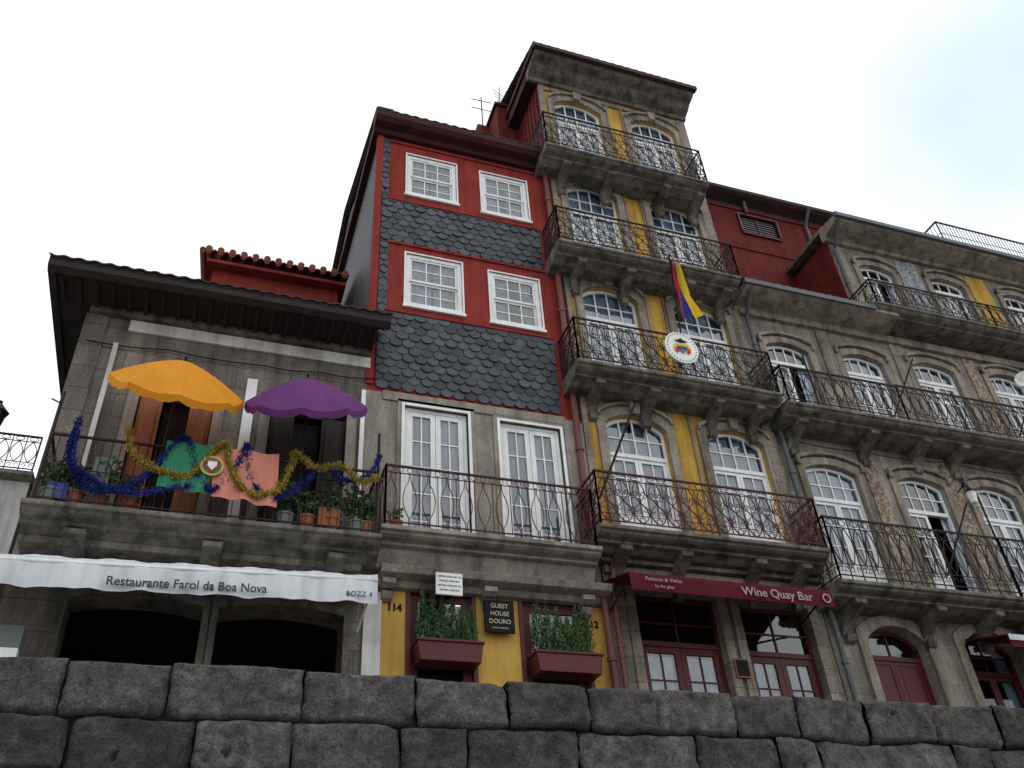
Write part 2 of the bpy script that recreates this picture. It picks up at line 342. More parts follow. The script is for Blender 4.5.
def leaves(mb,c,rx,ry,rz,n,size,m,up=False):
    for _ in range(n):
        while True:
            p=Vector((random.uniform(-1,1),random.uniform(-1,1),random.uniform(-1,1)))
            if p.length<1: break
        if up:
            f=(1-(p.z+1)/2)**.8; q=Vector((c[0]+p.x*rx*f,c[1]+p.y*ry*f,c[2]+p.z*rz))
            a=Vector((p.x*.8+random.gauss(0,.3),p.y*.8+random.gauss(0,.3),1)).normalized()
        else:
            q=Vector((c[0]+p.x*rx,c[1]+p.y*ry,c[2]+p.z*rz)); a=Vector((random.gauss(0,1),random.gauss(0,1),random.gauss(0,1))).normalized()
        b=a.orthogonal().normalized()
        b.rotate(Matrix.Rotation(random.random()*6.28,3,a)); s=size*random.uniform(.6,1.3)
        w=.16 if up else .3
        mb.add([q,q+a*s*.5+b*s*w,q+a*s*1.1,q+a*s*.5-b*s*w],[(0,1,2,3)],m)
def cable(name,pts,sag=.06,r=.010):
    b=MB()
    for p,q in zip(pts,pts[1:]):
        p=Vector(p);q=Vector(q); b.tube([p.lerp(q,k/10)-Vector((0,0,sag*math.sin(math.pi*k/10))) for k in range(11)],r,black,4)
    b.done(name)
Y=12.0; ST=1.9
# ---------------------------------------------------------------- LEFT HOUSE
E=empty('stone_house',(0,12,ST))
b=MB(); x0,x1=-2.47,2.02
opsL=[(-1.46,-.36,6.05,8.55,0),(.50,1.72,6.05,8.6,0)]
wall(b,x0,x1,5.45,9.95,Y,opsL,stoneL)
wall(b,x0,2.12,ST,5.45,Y,[(-1.72,-.04,ST,5.2,.10),(.16,1.86,ST,5.2,.10)],stoneL,depth=.5)
b.poly([(x0,Y,ST),(x0,20,ST),(x0,20,9.95),(x0,Y,9.95)],stoneL); b.poly([(x0,20,ST),(x1,20,ST),(x1,20,9.95),(x0,20,9.95)],stoneL)
b.box(-1.85,2.06,Y-.05,Y-.002,9.62,9.84,whitewall); b.box(x0,x1,Y-.12,Y-.001,9.86,9.98,balc)
b.box(x0-.04,x0+.3,Y-.04,Y-.001,5.5,9.85,stoneL)
b.done('walls',E)
b=MB()
for o in opsL:
    band(b,o[0],o[1],o[2],o[3],0,.16,Y-.04,Y-.001,stoneR)
for (a,c,mm) in ((-1.46,-.36,brownwood),(.50,1.72,woodark)):
    w=(c-a)/3
    for k in (0,2):
        xa=a+k*w+.02; xb=xa+w-.04
        b.box(xa,xb,Y+.06,Y+.1,6.05,8.5,mm)
        for z in (6.2,7.35): b.box(xa+.06,xb-.06,Y+.045,Y+.065,z,z+1.0,mm)
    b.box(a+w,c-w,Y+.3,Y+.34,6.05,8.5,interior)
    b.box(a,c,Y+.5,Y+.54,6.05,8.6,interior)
b.box(-2.0,-1.93,Y-.09,Y-.03,6.1,9.3,whitewall); b.box(.08,.24,Y-.07,Y-.03,6.1,9.0,white); b.box(1.93,2.0,Y-.09,Y-.03,6.1,9.1,white)
b.done('shutters_and_frames',E)
b=MB()
b.box(-3.0,2.05,11.25,Y+.3,9.98,10.04,woodark)
for i in range(21):
    x=-2.9+i*.245; b.box(x,x+.06,11.3,Y-.12,9.93,9.98,woodark)
b.profx([(11.1,10.16),(11.12,10.0),(11.22,9.94),(11.28,9.96),(11.25,10.16)],-3.06,2.24,woodark)
b.box(-3.06,-2.95,11.25,20,9.95,10.12,woodark); b.box(-2.95,-2.47,Y+.3,20,10.0,10.04,woodark)
tiles(b,-3.08,2.26,11.07,10.14,11.95,10.51,tiledark); tiles(b,-3.08,2.0,11.95,10.51,16.0,12.2,tiledark); b.poly([(-3.05,11.1,10.1),(2.0,11.1,10.1),(2.0,16,12.14),(-3.05,16,12.14)],woodark)
tiles(b,-3.08,2.0,20.6,10.2,16.0,12.2,tiledark)
b.poly([(-2.5,12,10.04),(-2.5,16,12.15),(-2.5,20,10.1)],stoneL)
b.done('roof',E)
b=MB()
b.box(-.95,1.72,14.6,17.5,11,13.75,red)
b.box(-1.1,1.85,14.35,17.6,13.75,13.83,red)
tiles(b,-1.2,1.9,14.25,13.93,16,14.7,tile,per=.24,amp=.055); tiles(b,-1.2,1.9,17.75,13.93,16,14.7,tile,per=.24,amp=.055)
b.poly([(-.95,14.6,13.8),(-.95,16,14.6),(-.95,17.5,13.8)],red); b.tube([(-1.2,14.25,13.95),(-1.2,16,14.75)],.07,tile,8)
for i in range(13): b.tube([(-1.08+i*.24,14.22,13.99),(-1.08+i*.24,14.5,14.1)],.075,tile,8)
b.done('attic_dormer',E)
b=MB()
slab(b,-2.42,2.2,11.15,6.02,balc,th=.3)
b.box(-2.42,2.0,11.55,Y-.001,5.62,5.72,balc)
for x in (-1.75,-.05,1.62): corbel(b,x,5.74,11.3,balc,w=.26,h=.36)
b.done('balcony',E,bevel=.012)
b=MB()
railing(b,[(-2.32,12),(-2.32,11.2),(2.12,11.2),(2.12,12)],6.02,7.05,'plain',iron)
for x in (-2.32,2.12): b.tube([(x,11.2,6.0),(x,11.2,7.75)],.022,iron,6)
b.tube([(-2.32,11.2,7.55),(-2.32,10.6,7.2)],.012,iron)
b.done('balcony_railing',E)
b=MB()
for (a,c) in ((-1.72,-.04),(.16,1.86)):
    band(b,a,c,ST,5.2,.10,.09,Y-.035,Y-.001,balc)
    b.prism([(a-.02,5.42)]+[(a+(c-a)*k/10,5.46+.14*math.sin(math.pi*k/10)) for k in range(11)]+[(c+.02,5.42),(c+.02,5.38),(a-.02,5.38)],Y-.1,Y-.02,balc)
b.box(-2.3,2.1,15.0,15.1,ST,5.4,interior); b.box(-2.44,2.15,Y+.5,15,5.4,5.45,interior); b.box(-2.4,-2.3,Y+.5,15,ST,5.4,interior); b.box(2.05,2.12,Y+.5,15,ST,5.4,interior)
b.box(-.9,-.45,13.6,13.62,4.0,4.6,brownwood); b.box(.7,1.3,13.6,13.62,4.1,4.6,brownwood)
b.box(-.95,-.67,Y-.115,Y-.1,5.5,5.6,black); b.box(.95,1.2,Y-.115,Y-.1,5.5,5.6,black)
b.box(2.13,2.385,Y-.06,Y-.002,ST,5.5,whitewall)
b.box(-2.62,-2.02,Y-.6,Y-.3,ST,4.45,greyc); b.box(-2.75,-2.0,Y-.75,Y-.62,ST,4.12,white)
b.box(-2.36,-1.95,Y-.03,Y-.002,5.28,5.58,stoneR)
b.done('ground_floor',E)
text('110',.09,-.81,Y-.118,5.55,textw,E,'house_number'); text('112',.09,1.07,Y-.118,5.55,textw,E,'house_number')
for i,t in enumerate(('LARGO DO','TERREIRO')): text(t,.07,-2.15,Y-.034,5.49-i*.1,textd,E,'street_name')
cable('facade_cable',[(-2.4,11.95,9.3),(-1.2,11.95,9.35),(.3,11.95,9.32),(1.2,11.95,9.36),(2.15,11.95,9.4)],.04)
cable('facade_cable',[(-2.4,11.93,5.55),(-1.2,11.88,5.66),(.2,11.88,5.6),(1.6,11.88,5.66),(2.3,11.93,5.5)],.05)
# awning
E2=empty('restaurant_awning',(0,11,4.9))
b=MB(); n=60
def awz(t): return 4.99+.15*t
vs=[];fs=[]
for i in range(n+1):
    t=i/n; x=-2.95+5.05*t; sg=.012*math.sin(i*.65)+.006*math.sin(i*1.9)
    vs+= [(x,Y-.03,5.36),(x,10.85,awz(t)+.09+sg),(x,10.80+sg,awz(t)-.04),(x,10.79+sg*2.2,awz(t)-.33+.010*math.sin(i*1.05))]
for i in range(n):
    for k in range(3): fs.append((i*4+k,i*4+k+1,i*4+4+k+1,i*4+4+k))
b.add(vs,fs,canvasw)
b.tube([(-2.95,10.83,5.0),(2.1,10.83,5.15)],.03,white,8)
for x in (-2.9,2.05): b.tube([(x,10.85,5.1),(x,Y,4.9)],.02,white,6)
b.done('canvas',E2,smooth=True)
t=text('Restaurante Farol da Boa Nova',.16,-.25,10.755,4.84,textd,E2,'sign_lettering',sx=.92,bold=.002); t.rotation_euler[1]=-math.atan(.15/5.05)
t=text('BOZZ 4',.10,1.85,10.755,4.90,textd,E2,'sign_lettering'); t.rotation_euler[1]=-math.atan(.15/5.05)
# umbrellas
def umbrella(name,c,R,m,tilt,az,base):
    E=empty(name,c); b=MB(); n=8; T=Matrix.Rotation(math.radians(az),3,'Z')@Matrix.Rotation(math.radians(tilt),3,'X'); C=Vector(c)
    H=.40; rings=[0,.12,.3,.5,.7,.86,1.0]; seg=6; vs=[];fs=[]; M=n*seg
    for r in rings:
        for k in range(M):
            a=2*math.pi*k/M; f=(k%seg)/seg; sag=math.sin(math.pi*f)
            rr=R*r*(1-.08*sag*r); z=H*(1-r**1.5)-.085*sag*r*(1-.35*r)
            vs.append(C+T@Vector((rr*math.cos(a),rr*math.sin(a),z)))
    for k in range(M):
        a=2*math.pi*k/M; f=(k%seg)/seg; sag=math.sin(math.pi*f); rr=R*(1-.08*sag)+.012
        vs.append(C+T@Vector((rr*math.cos(a),rr*math.sin(a),-.055*sag-.085-.03*abs(math.sin(f*2*math.pi)))))
    for i in range(len(rings)):
        for k in range(M): fs.append((i*M+k,i*M+(k+1)%M,(i+1)*M+(k+1)%M,(i+1)*M+k))
    b.add(vs,fs,m)
    b.done('canopy',E,smooth=False)
    b=MB()
    for k in range(n):
        a=2*math.pi*k/n
        b.tube([C+T@Vector((R*r*math.cos(a),R*r*math.sin(a),H*(1-r**1.5)-.015)) for r in (0.02,.3,.6,.98)],.007,white,4)
    b.tube([C+T@Vector((0,0,H+.06)),C+T@Vector((0,0,-.25))],.018,iron,8)
    b.tube([C+T@Vector((0,0,-.25)),Vector(base)],.02,iron,8)
    b.done('pole_and_ribs',E)
umbrella('patio_umbrella',(-.86,11.03,7.97),.93,orange,41,8,(-.95,11.4,6.05))
umbrella('patio_umbrella',(.97,11.05,8.01),.90,purple,39,-10,(1.0,11.45,6.05))
def pb(px,py): return (-2.06+(px-75)*.01374-(py-425)*.003*(1-(px-75)/310), 7.16+(px-75)*.00213-(py-425)*.0163)
def garland(name,pts,m,y):
    P=[pb(*p) for p in pts]; b=MB(); dense=[]
    for i in range(len(P)-1):
        p0=P[max(i-1,0)];p1=P[i];p2=P[i+1];p3=P[min(i+2,len(P)-1)]
        for k in range(16):
            t=k/16; dense.append(tuple(.5*((2*p1[j])+(-p0[j]+p2[j])*t+(2*p0[j]-5*p1[j]+4*p2[j]-p3[j])*t*t+(-p0[j]+3*p1[j]-3*p2[j]+p3[j])*t**3) for j in (0,1)))
    b.tube([(x,y,z) for x,z in dense],.014,m,5)
    for x,z in dense:
        for _ in range(22):
            a=Vector((random.gauss(0,1),random.gauss(0,1),random.gauss(0,1))).normalized()*random.uniform(.04,.075); w=a.orthogonal().normalized()*.008
            c=Vector((x+random.uniform(-.03,.03),y,z+random.uniform(-.03,.03))); b.add([c-w,c+w,c+a+w*.5,c+a-w*.5],[(0,1,2,3)],m)
    b.done(name)
garland('tinsel_garland',[(76,418),(82,450),(100,475),(128,490),(155,478),(172,445),(185,440),(200,470),(222,490),(238,462),(242,445),(252,478),(275,500),(300,488),(322,468),(345,482),(368,478),(380,455)],blue,11.12)
garland('tinsel_garland',[(125,430),(140,455),(165,470),(195,476),(212,452),(222,445),(232,470),(255,495),(280,492),(290,465),(292,455),(315,470),(340,468),(360,485),(378,480)],gold,11.09)
garland('tinsel_garland',[(80,430),(90,462),(112,478),(150,492),(200,486)],blue,11.1)
def cloth(x0,x1,z0,z1,y,m,slant=0,bot=0):
    b=MB(); n=20;k=10; vs=[];fs=[]
    for j in range(k+1):
        for i in range(n+1):
            t=j/k; x=x0+(x1-x0)*i/n+slant*t; vs.append((x,y+.03*math.sin(i*.9+t*2)*t-.03,z1-(z1-z0)*t-.02*math.sin(i*.5)-bot*t*i/n))
    for j in range(k):
        for i in range(n): fs.append((j*(n+1)+i,(j+1)*(n+1)+i,(j+1)*(n+1)+i+1,j*(n+1)+i+1))
    b.add(vs,fs,m)
    return b
def disc(b,x,y,z,r,m,n=20): b.poly([(x+r*math.cos(-2*math.pi*k/n),y,z+r*math.sin(-2*math.pi*k/n)) for k in range(n)][::-1],m)
b=cloth(-.86,-.22,6.38,7.12,11.14,clothg,slant=-.03,bot=.04); b2=cloth(-.22,.66,6.32,7.10,11.14,clothp,slant=.05,bot=.08)
disc(b,-.22,11.07,6.76,.16,gold); disc(b,-.22,11.066,6.76,.125,clothg)
b.prism([(-.31,6.84),(-.13,6.84),(-.13,6.74),(-.22,6.64),(-.31,6.74)],11.055,11.062,fred); b.prism([(-.28,6.82),(-.16,6.82),(-.16,6.75),(-.22,6.68),(-.28,6.75)],11.05,11.053,white)
E3=empty('hanging_flag_cloth',(0,11.1,6.8)); b.done('green_field',E3); b2.done('peach_field',E3)
for i,(x,s,h) in enumerate(((-2.15,.12,.22),(-1.85,.1,.2),(-1.2,.1,.15),(.85,.12,.25),(1.15,.11,.2),(1.5,.13,.30),(1.85,.11,.26),(2.0,.08,.2),(-1.55,.09,.3))):
    b=MB(); b.lathe((x,11.33,6.03),[(0,0),(s*.7,0),(s,.2),(s*1.1,.2),(s*1.1,.23),(s*.9,.22),(0,.2)],terra if i%3 else greyc,12)
    leaves(b,(x,11.33,6.28+h),s*1.7,s*1.3,h,190,.09,leaf); b.done('potted_plant')
b=MB(); b.box(-2.2,-1.95,11.24,11.3,6.1,6.35,blue); b.box(1.3,1.6,11.24,11.34,6.1,6.4,terra); b.box(-1.72,-1.5,11.25,11.33,6.3,6.8,greyc)
b.done('balcony_crate')
# ---------------------------------------------------------------- RED SLATE HOUSE
E=empty('red_slate_house',(4,12,ST)); x0,x1=2.02,5.72; XR=5.97
win=[(2.65,3.74,14.40,15.70),(4.30,5.37,14.34,15.66),(2.66,3.79,11.28,12.66),(4.36,5.42,11.24,12.60)]
fd=[(2.66,3.82,6.1,8.97,0),(4.36,5.54,6.1,8.93,0)]
gw=[(2.80,3.77,ST,5.64,0),(4.55,5.58,ST,5.60,0)]
b=MB()
wall(b,x0,x1,9.18,16.1,Y,win,red)
wall(b,x0,XR,5.95,9.18,Y,fd,stoneR); wall(b,2.4,XR,ST,5.95,Y,gw,yellow); b.poly([(2.12,Y,5.45),(2.4,Y,5.45),(2.4,Y,5.95),(2.12,Y,5.95)],stoneR); b.poly([(2.12,Y+.01,ST),(2.4,Y+.01,ST),(2.4,Y+.01,5.45),(2.12,Y+.01,5.45)],stoneR)
b.poly([(x1,Y,9.18),(XR,Y,9.18),(XR,Y,16.1),(x1,Y,16.1)],red)
b.box(2.3,5.65,Y-.03,Y-.002,9.02,9.2,stoneR)
b.box(5.6,XR,Y-.05,Y-.003,6.3,9.1,stoneR)
b.poly([(x0,Y,9),(x0,21,9),(x0,21,16.1),(x0,Y,16.1)],slateside); b.poly([(x0,21,ST),(XR,21,ST),(XR,21,16.1),(x0,21,16.1)],red)
b.box(x0-.03,x0+.10,Y-.035,Y+.10,9.3,16.1,red)
b.done('walls',E)
b=MB()
def scales(xa,xb,za,zb,tx=.235,tz=.165):
    nx=max(1,round((xb-xa)/tx)); tx=(xb-xa)/nx; nz=int((zb-za)/tz)+1
    for r in range(nz+1):
        zt=za+r*tz+tz*1.25
        off=(r%2)*.5
        for i in range(nx+ (1 if off else 0)):
            c=xa+tx*(i+.5-off)+random.uniform(-.006,.006)
            w=tx*.49*random.uniform(.96,1.02); l=max(c-w,xa); rr=min(c+w,xb)
            if rr-l<.03: continue
            dz=random.uniform(-.012,.010)
            top=min(zt,zb+.0); bot=za+r*tz-tz*.25+dz
            if bot>zb-.03: continue
            pts=[(l,top),(rr,top)]; sh=(tz*.55)
            for k in range(6):
                a=math.pi*k/5; xx=min(max(c+w*math.cos(a),l),rr); zz=bot+sh-sh*math.sin(a); pts.append((xx,max(zz,za-.04)))
            y0=Y-.012-random.random()*.006; til=.024+random.uniform(-.009,.012)
            def yy(z): return y0-til*(top-z)/max(top-bot,.05)
            f=[(x,yy(z),z) for x,z in pts]; bk=[(x,yy(z)+.009,z) for x,z in pts]; n=len(f)
            b.add(f+bk,[tuple(range(n))[::-1]]+[(k,(k+1)%n,(k+1)%n+n,k+n) for k in range(n)],slate)
scales(2.14,5.56,12.93,14.12); scales(2.16,5.60,9.28,11.05); scales(2.12,2.27,14.12,16.05); scales(2.14,2.31,11.05,12.93)
b.done('slate_cladding',E)
b=MB()
for w in win:
    sash(b,*w,Y+.02); band(b,w[0],w[1],w[2],w[3],0,.03,Y-.02,Y-.001,white); b.box(w[0]-.05,w[1]+.05,Y-.05,Y-.001,w[2]-.06,w[2]-.001,white)
for z in (14.12,11.05): b.box(2.27,5.6,Y-.035,Y-.002,z,z+.05,red)
for z in (16.0,12.88): b.box(2.27,5.6,Y-.035,Y-.002,z-.03,z+.03,red)
for o in fd:
    fdoor(b,o[0]+.03,o[1]-.03,o[2],o[3]-.02,0,Y+.04,cols=2,rows=5,panel=.2,transom=0,leaves=2,stile=.085); band(b,o[0],o[1],o[2],o[3],0,.1,Y-.03,Y-.001,stoneR); 
    band(b,o[0]+.02,o[1]-.02,o[2],o[3]-.02,0,.05,Y-.045,Y-.031,white)
b.done('windows',E)
b=MB()
for o in gw:
    fdoor(b,o[0],o[1],3.2,o[3]-.02,0,Y+.05,cols=1,rows=1,panel=.2,transom=0,leaves=1,fr=redpaint,stile=.09,curt=0); band(b,o[0]+.01,o[1]-.01,ST,o[3]-.01,0,.06,Y-.03,Y-.001,redpaint)
    b.box(o[0],o[1],Y+.04,Y+.09,ST,3.2,redpaint)
b.done('ground_floor_windows',E)
b=MB()
b.profx([(Y,16.1),(11.9,16.1),(11.85,16.2),(11.68,16.24),(11.6,16.34),(11.6,16.5),(Y,16.6)],x0-.14,XR-.1,eaved)
tiles(b,x0-.15,XR-.1,11.6,16.52,16,18.0,tiledark); tiles(b,x0-.15,XR-.1,21,16.52,16,18.0,tiledark)
b.box(x0-.14,x0+.0,Y,21,16.1,16.3,eaved); b.box(x0-.1,x0+.25,Y-.3,Y+.3,16.5,16.74,eaved)
b.poly([(x0,12,16.1),(x0,16,17.9),(x0,21,16.1)],slateside)
b.box(5.42,5.98,13.5,14.6,16.9,20.6,redmetal); b.box(5.36,5.99,13.44,14.66,20.6,20.7,eaved); b.box(5.1,5.42,14.2,14.9,16.9,20.6,redmetal)
b.done('roof',E)
S=empty('rooftop_antenna',(5.25,14.2,20.5)); b=MB(); b.tube([(5.25,14.2,20.4),(5.25,14.2,21.9)],.018,iron)
for z in (21.3,21.7): b.tube([(4.95,14.2,z),(5.55,14.2,z+.02)],.012,iron)
b.done('mast',S)
S=empty('rooftop_antenna',(5.6,14,20.6)); b=MB(); b.tube([(5.7,14,20.6),(5.75,14,22.3)],.014,iron)
for k in range(4): b.tube([(5.6-.1*k*.3,13.9,21.5+.15*k),(5.9+.02*k,14.1,21.55+.15*k)],.009,iron)
b.done('mast',S)
b=MB(); slab(b,2.22,5.72,11.35,6.3,stoneR,th=.5); b.profx([(Y,5.8),(11.6,5.8),(11.66,5.7),(11.85,5.66),(11.9,5.58),(Y,5.56)],2.3,5.95,stoneR)
for x in (2.45,4.0,5.6): corbel(b,x,5.66,11.75,stoneR,w=.2,h=.16)
b.done('balcony',E,bevel=.01)
b=MB(); railing(b,[(2.28,12),(2.28,11.38),(5.66,11.38),(5.66,12)],6.3,7.33,'bar',ironred); b.done('balcony_railing',E)
b=MB(); b.lathe((2.5,11.6,6.3),[(0,0),(.07,0),(.1,.18),(0,.17)],terra,12); leaves(b,(2.5,11.6,6.58),.12,.1,.1,60,.07,leaf); b.done('potted_plant')
S=empty('guest_house_sign',(4.15,11.97,5.24)); b=MB(); b.box(3.92,4.38,Y-.14,Y-.09,4.99,5.49,black); b.box(4.1,4.2,Y-.09,Y-.005,5.2,5.3,iron); b.done('board',S)
for i,t in enumerate(('GUEST','HOUSE','DOURO')): text(t,.098,4.15,Y-.143,5.39-i*.12,textp,S,'sign_lettering',sx=.95)
text('DOURO RIVERSIDE',.030,4.15,Y-.143,5.05,textp,S,'sign_lettering')
S=empty('stone_plaque',(3.3,11.97,5.7)); b=MB(); b.box(3.10,3.5,Y-.42,Y-.38,5.38,5.72,white); b.box(3.2,3.4,Y-.38,Y-.003,5.5,5.55,iron); b.done('plate',S)
for i in range(4): text('ANTIGA CASA DO CAIS'[:17-i%2*3],.036,3.30,Y-.422,5.66-i*.07,textd,S,'inscription')
text('114',.15,2.58,Y-.012,5.30,black,E,'house_number',bold=.006); text('112',.15,5.70,Y-.012,5.27,black,E,'house_number',bold=.006)
for (a,c,z) in ((2.84,3.80,4.42),(4.6,5.64,4.36)):
    S=empty('window_planter',((a+c)/2,11.8,z)); b=MB()
    b.prism([(a+.04,z),(c-.04,z),(c,z+.27),(a,z+.27)],11.62,11.98,redpaint); b.box(a-.02,c+.02,11.6,11.99,z+.27,z+.31,redpaint); b.done('trough',S,bevel=.008)
    b=MB(); n=6
    for i in range(n):
        x=a+.12+(c-a-.24)*i/(n-1); h=random.uniform(.30,.46)
        leaves(b,(x,11.8,z+.25+h),.13,.13,h,400,.06,leaf,up=True)
    b.done('conifer_foliage',S)
# ---------------------------------------------------------------- TALL HOUSE
E=empty('tall_granite_house',(8,12,ST)); x0,x1=6.0,10.12
FL=[(6.65,9.47,7.62),(10.0,12.76,11.0),(13.12,16.04,14.1),(16.22,19.25,17.35)]
b=MB(); ops=[]; D=[]
for i,(zf,zt,rt) in enumerate(FL):
    for (a,c) in ((6.36,7.62),(8.47,9.75)):
        s=.08 if i==0 else 0
        ops.append((a+s,c+s,zf,zt,.26)); D.append((a+s,c+s,zf,zt,.26))
wall(b,x0,x1,6.2,19.75,Y,ops,ochre)
wall(b,x0,x1,ST,6.2,Y,[(6.5,8.02,ST,5.9,.0),(8.42,9.8,ST,5.85,.0)],stoneTb)
b.poly([(x0,20,ST),(x1,20,ST),(x1,20,19.75),(x0,20,19.75)],stoneTb); b.poly([(x1,Y,ST),(x1,20,ST),(x1,20,19.75),(x1,Y,19.75)],stoneTb)
b.poly([(x0,Y,ST),(x0,20,ST),(x0,20,19.75),(x0,Y,19.75)],redmetal)
for i in range(36): y=12.15+i*.22; b.box(x0-.03,x0-.002,y,y+.05,16.0,19.75,redmetal)
b.done('walls',E)
b=MB()
b.box(x0-.02,x0+.10,Y-.07,Y-.002,5.9,19.6,stoneTb); b.box(x1-.22,x1+.02,Y-.07,Y-.002,5.9,19.6,stoneTb)
for (a,c,zf,zt,r) in D:
    band(b,a,c,zf,zt,r,.17,Y-.06,Y-.001,stoneT)
    band(b,a-.10,c+.10,zt-.12,zt+.20,r,.05,Y-.12,Y-.002,stoneT)
    xm=(a+c)/2; b.prism([(xm-.08,zt-.02),(xm+.08,zt-.02),(xm+.11,zt+.28),(xm-.11,zt+.28)],Y-.15,Y-.03,stoneT)
for i,(zf,zt,rt) in enumerate(FL):
    znext=FL[i+1][0] if i<3 else 19.75
    b.box(x0+.10,x1-.22,Y-.045,Y-.003,zt+.34,znext-.28,stoneTb)
    for xx in (7.82,8.24+(.0)): b.box(xx,xx+.045,Y-.04,Y-.003,zf,zt+.34,stoneT)
b.done('stone_trim',E)
b=MB()
for (a,c,zf,zt,r) in D: fdoor(b,a,c,zf,zt-.01,r-.01,Y+.08,cols=2,rows=3,panel=.75,transom=.85,tcols=4)
b.done('doors',E)
b=MB()
for i,(zf,zt,rt) in enumerate(FL):
    xl,xr=(5.62,9.85) if i>1 else (5.68,9.98)
    if i==3: xr=9.75
    slab(b,xl,xr,11.22,zf,balc,th=.30)
    for x in (6.2,7.3,8.7,9.6): corbel(b,x,zf-.24,11.4,balc,w=.2,h=.42 if i else .5)
b.done('balconies',E,bevel=.01)
b=MB()
for i,(zf,zt,rt) in enumerate(FL):
    xl,xr=(5.62,9.85) if i>1 else (5.68,9.98)
    if i==3: xr=9.75
    railing(b,[(xl+.03,12),(xl+.03,11.22),(xr-.03,11.22),(xr-.03,12)],zf,rt,'lyre',ironred if i==0 else iron)
b.done('balcony_railings',E)
b=MB()
b.profx([(Y,19.7),(11.93,19.7),(11.9,19.8),(11.75,19.86),(11.6,19.98),(11.4,20.04),(11.32,20.10),(11.3,20.14),(Y,20.3)],x0-.3,x1+.1,balc)
b.box(x0-.36,x1+.14,11.2,11.34,20.10,20.23,tiledark)
tiles(b,x0-.36,x1+.14,11.22,20.24,16,21.9,tiledark); tiles(b,x0-.36,x1+.14,20.6,20.24,16,21.9,tiledark)
b.box(x0-.36,x0-.28,11.3,20,20.1,20.25,eaved); b.box(x0-.3,x0,Y,20,19.75,20.1,eaved); b.poly([(x0-.1,12,20.2),(x0-.1,16,21.8),(x0-.1,20,20.2)],redmetal)
b.done('roof',E)
b=MB()
for (a,c,zt,zfront) in ((6.5,8.02,5.9,0),(8.42,9.8,5.85,0)):
    fdoor(b,a,c,ST,zt-.01,0,Y+.12,cols=2,rows=5,panel=.9,transom=.80,tcols=2,fr=redpaint,curt=0,stile=.10)
    band(b,a,c,ST,zt,0,.16,Y-.05,Y-.001,stoneTb)
    for k in (0,1):
        xa=a+.16+k*((c-a)/2-.02); b.box(xa,xa+(c-a)/2-.28,Y+.22,Y+.23,2.6,4.92,curtain)
b.box(x0,x1,Y-.12,Y-.002,6.12,6.26,stoneT)
b.box(5.9,x1,Y-.25,Y-.002,6.27,6.34,balc)
b.done('ground_floor',E)
S=empty('menu_board',(8.2,11.95,4.7)); b=MB(); b.box(8.08,8.34,Y-.09,Y-.055,4.55,4.85,brownwood); b.box(8.10,8.32,Y-.094,Y-.09,4.57,4.83,black); b.done('board',S)
S=empty('bar_awning',(7.8,11,5.6)); b=MB(); n=48; vs=[];fs=[]
for i in range(n+1):
    t=i/n; x=5.95+3.62*t; s=.006*math.sin(i*.9); vs+=[(x,Y-.05,5.98),(x,11.02,5.73+s),(x,11.0,5.70),(x,10.99+s*2,5.44+s)]
for i in range(n):
    for k in range(3): fs.append((i*4+k,i*4+k+1,i*4+4+k+1,i*4+4+k))
b.add(vs,fs,canvasr); b.tube([(5.95,11.03,5.70),(9.57,11.03,5.70)],.025,iron,6); b.done('canvas',S,smooth=True)
b=MB()
for x in (6.0,9.5): b.tube([(x,11.05,5.7),(x,Y,5.45)],.018,iron,6)
b.done('arms',S)
text('Wine Quay Bar',.20,8.50,10.965,5.56,textw,S,'sign_lettering',sx=1.02,bold=.002); text('Petiscos & Vinho',.09,6.5,10.965,5.62,textw,S,'sign_lettering'); text('by the glass',.07,6.5,10.965,5.51,textw,S,'sign_lettering')
b=MB(); disc(b,9.42,10.96,5.57,.08,textw); disc(b,9.42,10.957,5.57,.055,canvasr); b.done('badge',S)
S=empty('colombian_flag',(7.95,11.1,12)); b=MB()
b.tube([(7.98,11.2,10.9),(7.82,10.75,12.78)],.016,iron,6)
nz=24
for (ua,ub,mm) in ((0,.22,fred),(.22,.46,fblu),(.46,1.0,fyel)):
    vs=[];fs=[]
    for j in range(nz+1):
        t=j/nz
        for k in range(5):
            u=ua+(ub-ua)*k/4
            x=7.84+.12*t+(.03+.34*t**.8)*(u-.15)+.025*math.sin(u*9+t*4)
            y=10.76+.16*t-.12*u+.05*math.sin(u*12+t*5)
            z=12.70-1.45*t-.30*u*(1-t*.6)+.10*u*t
            vs.append((x,y,z))
    for j in range(nz):
        for k in range(4): fs.append((j*5+k,(j+1)*5+k,(j+1)*5+k+1,j*5+k+1))
    b.add(vs,fs,mm)
b.done('cloth_and_pole',S,smooth=True)
S=empty('consulate_emblem',(7.85,11.1,10.6)); b=MB()
cx,cz=7.86,10.60
n=28; ring=[(cx+.35*math.cos(2*math.pi*k/n),cz+.38*math.sin(2*math.pi*k/n)) for k in range(n)]; b.prism(ring,11.09,11.13,white)
def ell(rx,rz,y,m,ox=0,oz=0): b.poly([(cx+ox+rx*math.cos(2*math.pi*k/n),y,cz+oz+rz*math.sin(2*math.pi*k/n)) for k in range(n)],m)
for k in range(30):
    a=2*math.pi*k/30; ell(.014,.014,11.084,textd,.305*math.cos(a),.335*math.sin(a))
b.prism([(cx-.10,cz+.08),(cx+.10,cz+.08),(cx+.10,cz-.05),(cx,cz-.16),(cx-.10,cz-.05)],11.07,11.08,greyc); b.box(cx-.10,cx+.10,11.066,11.069,cz+.02,cz+.08,fyel); b.box(cx-.10,cx+.10,11.066,11.069,cz-.05,cz-.01,fblu)
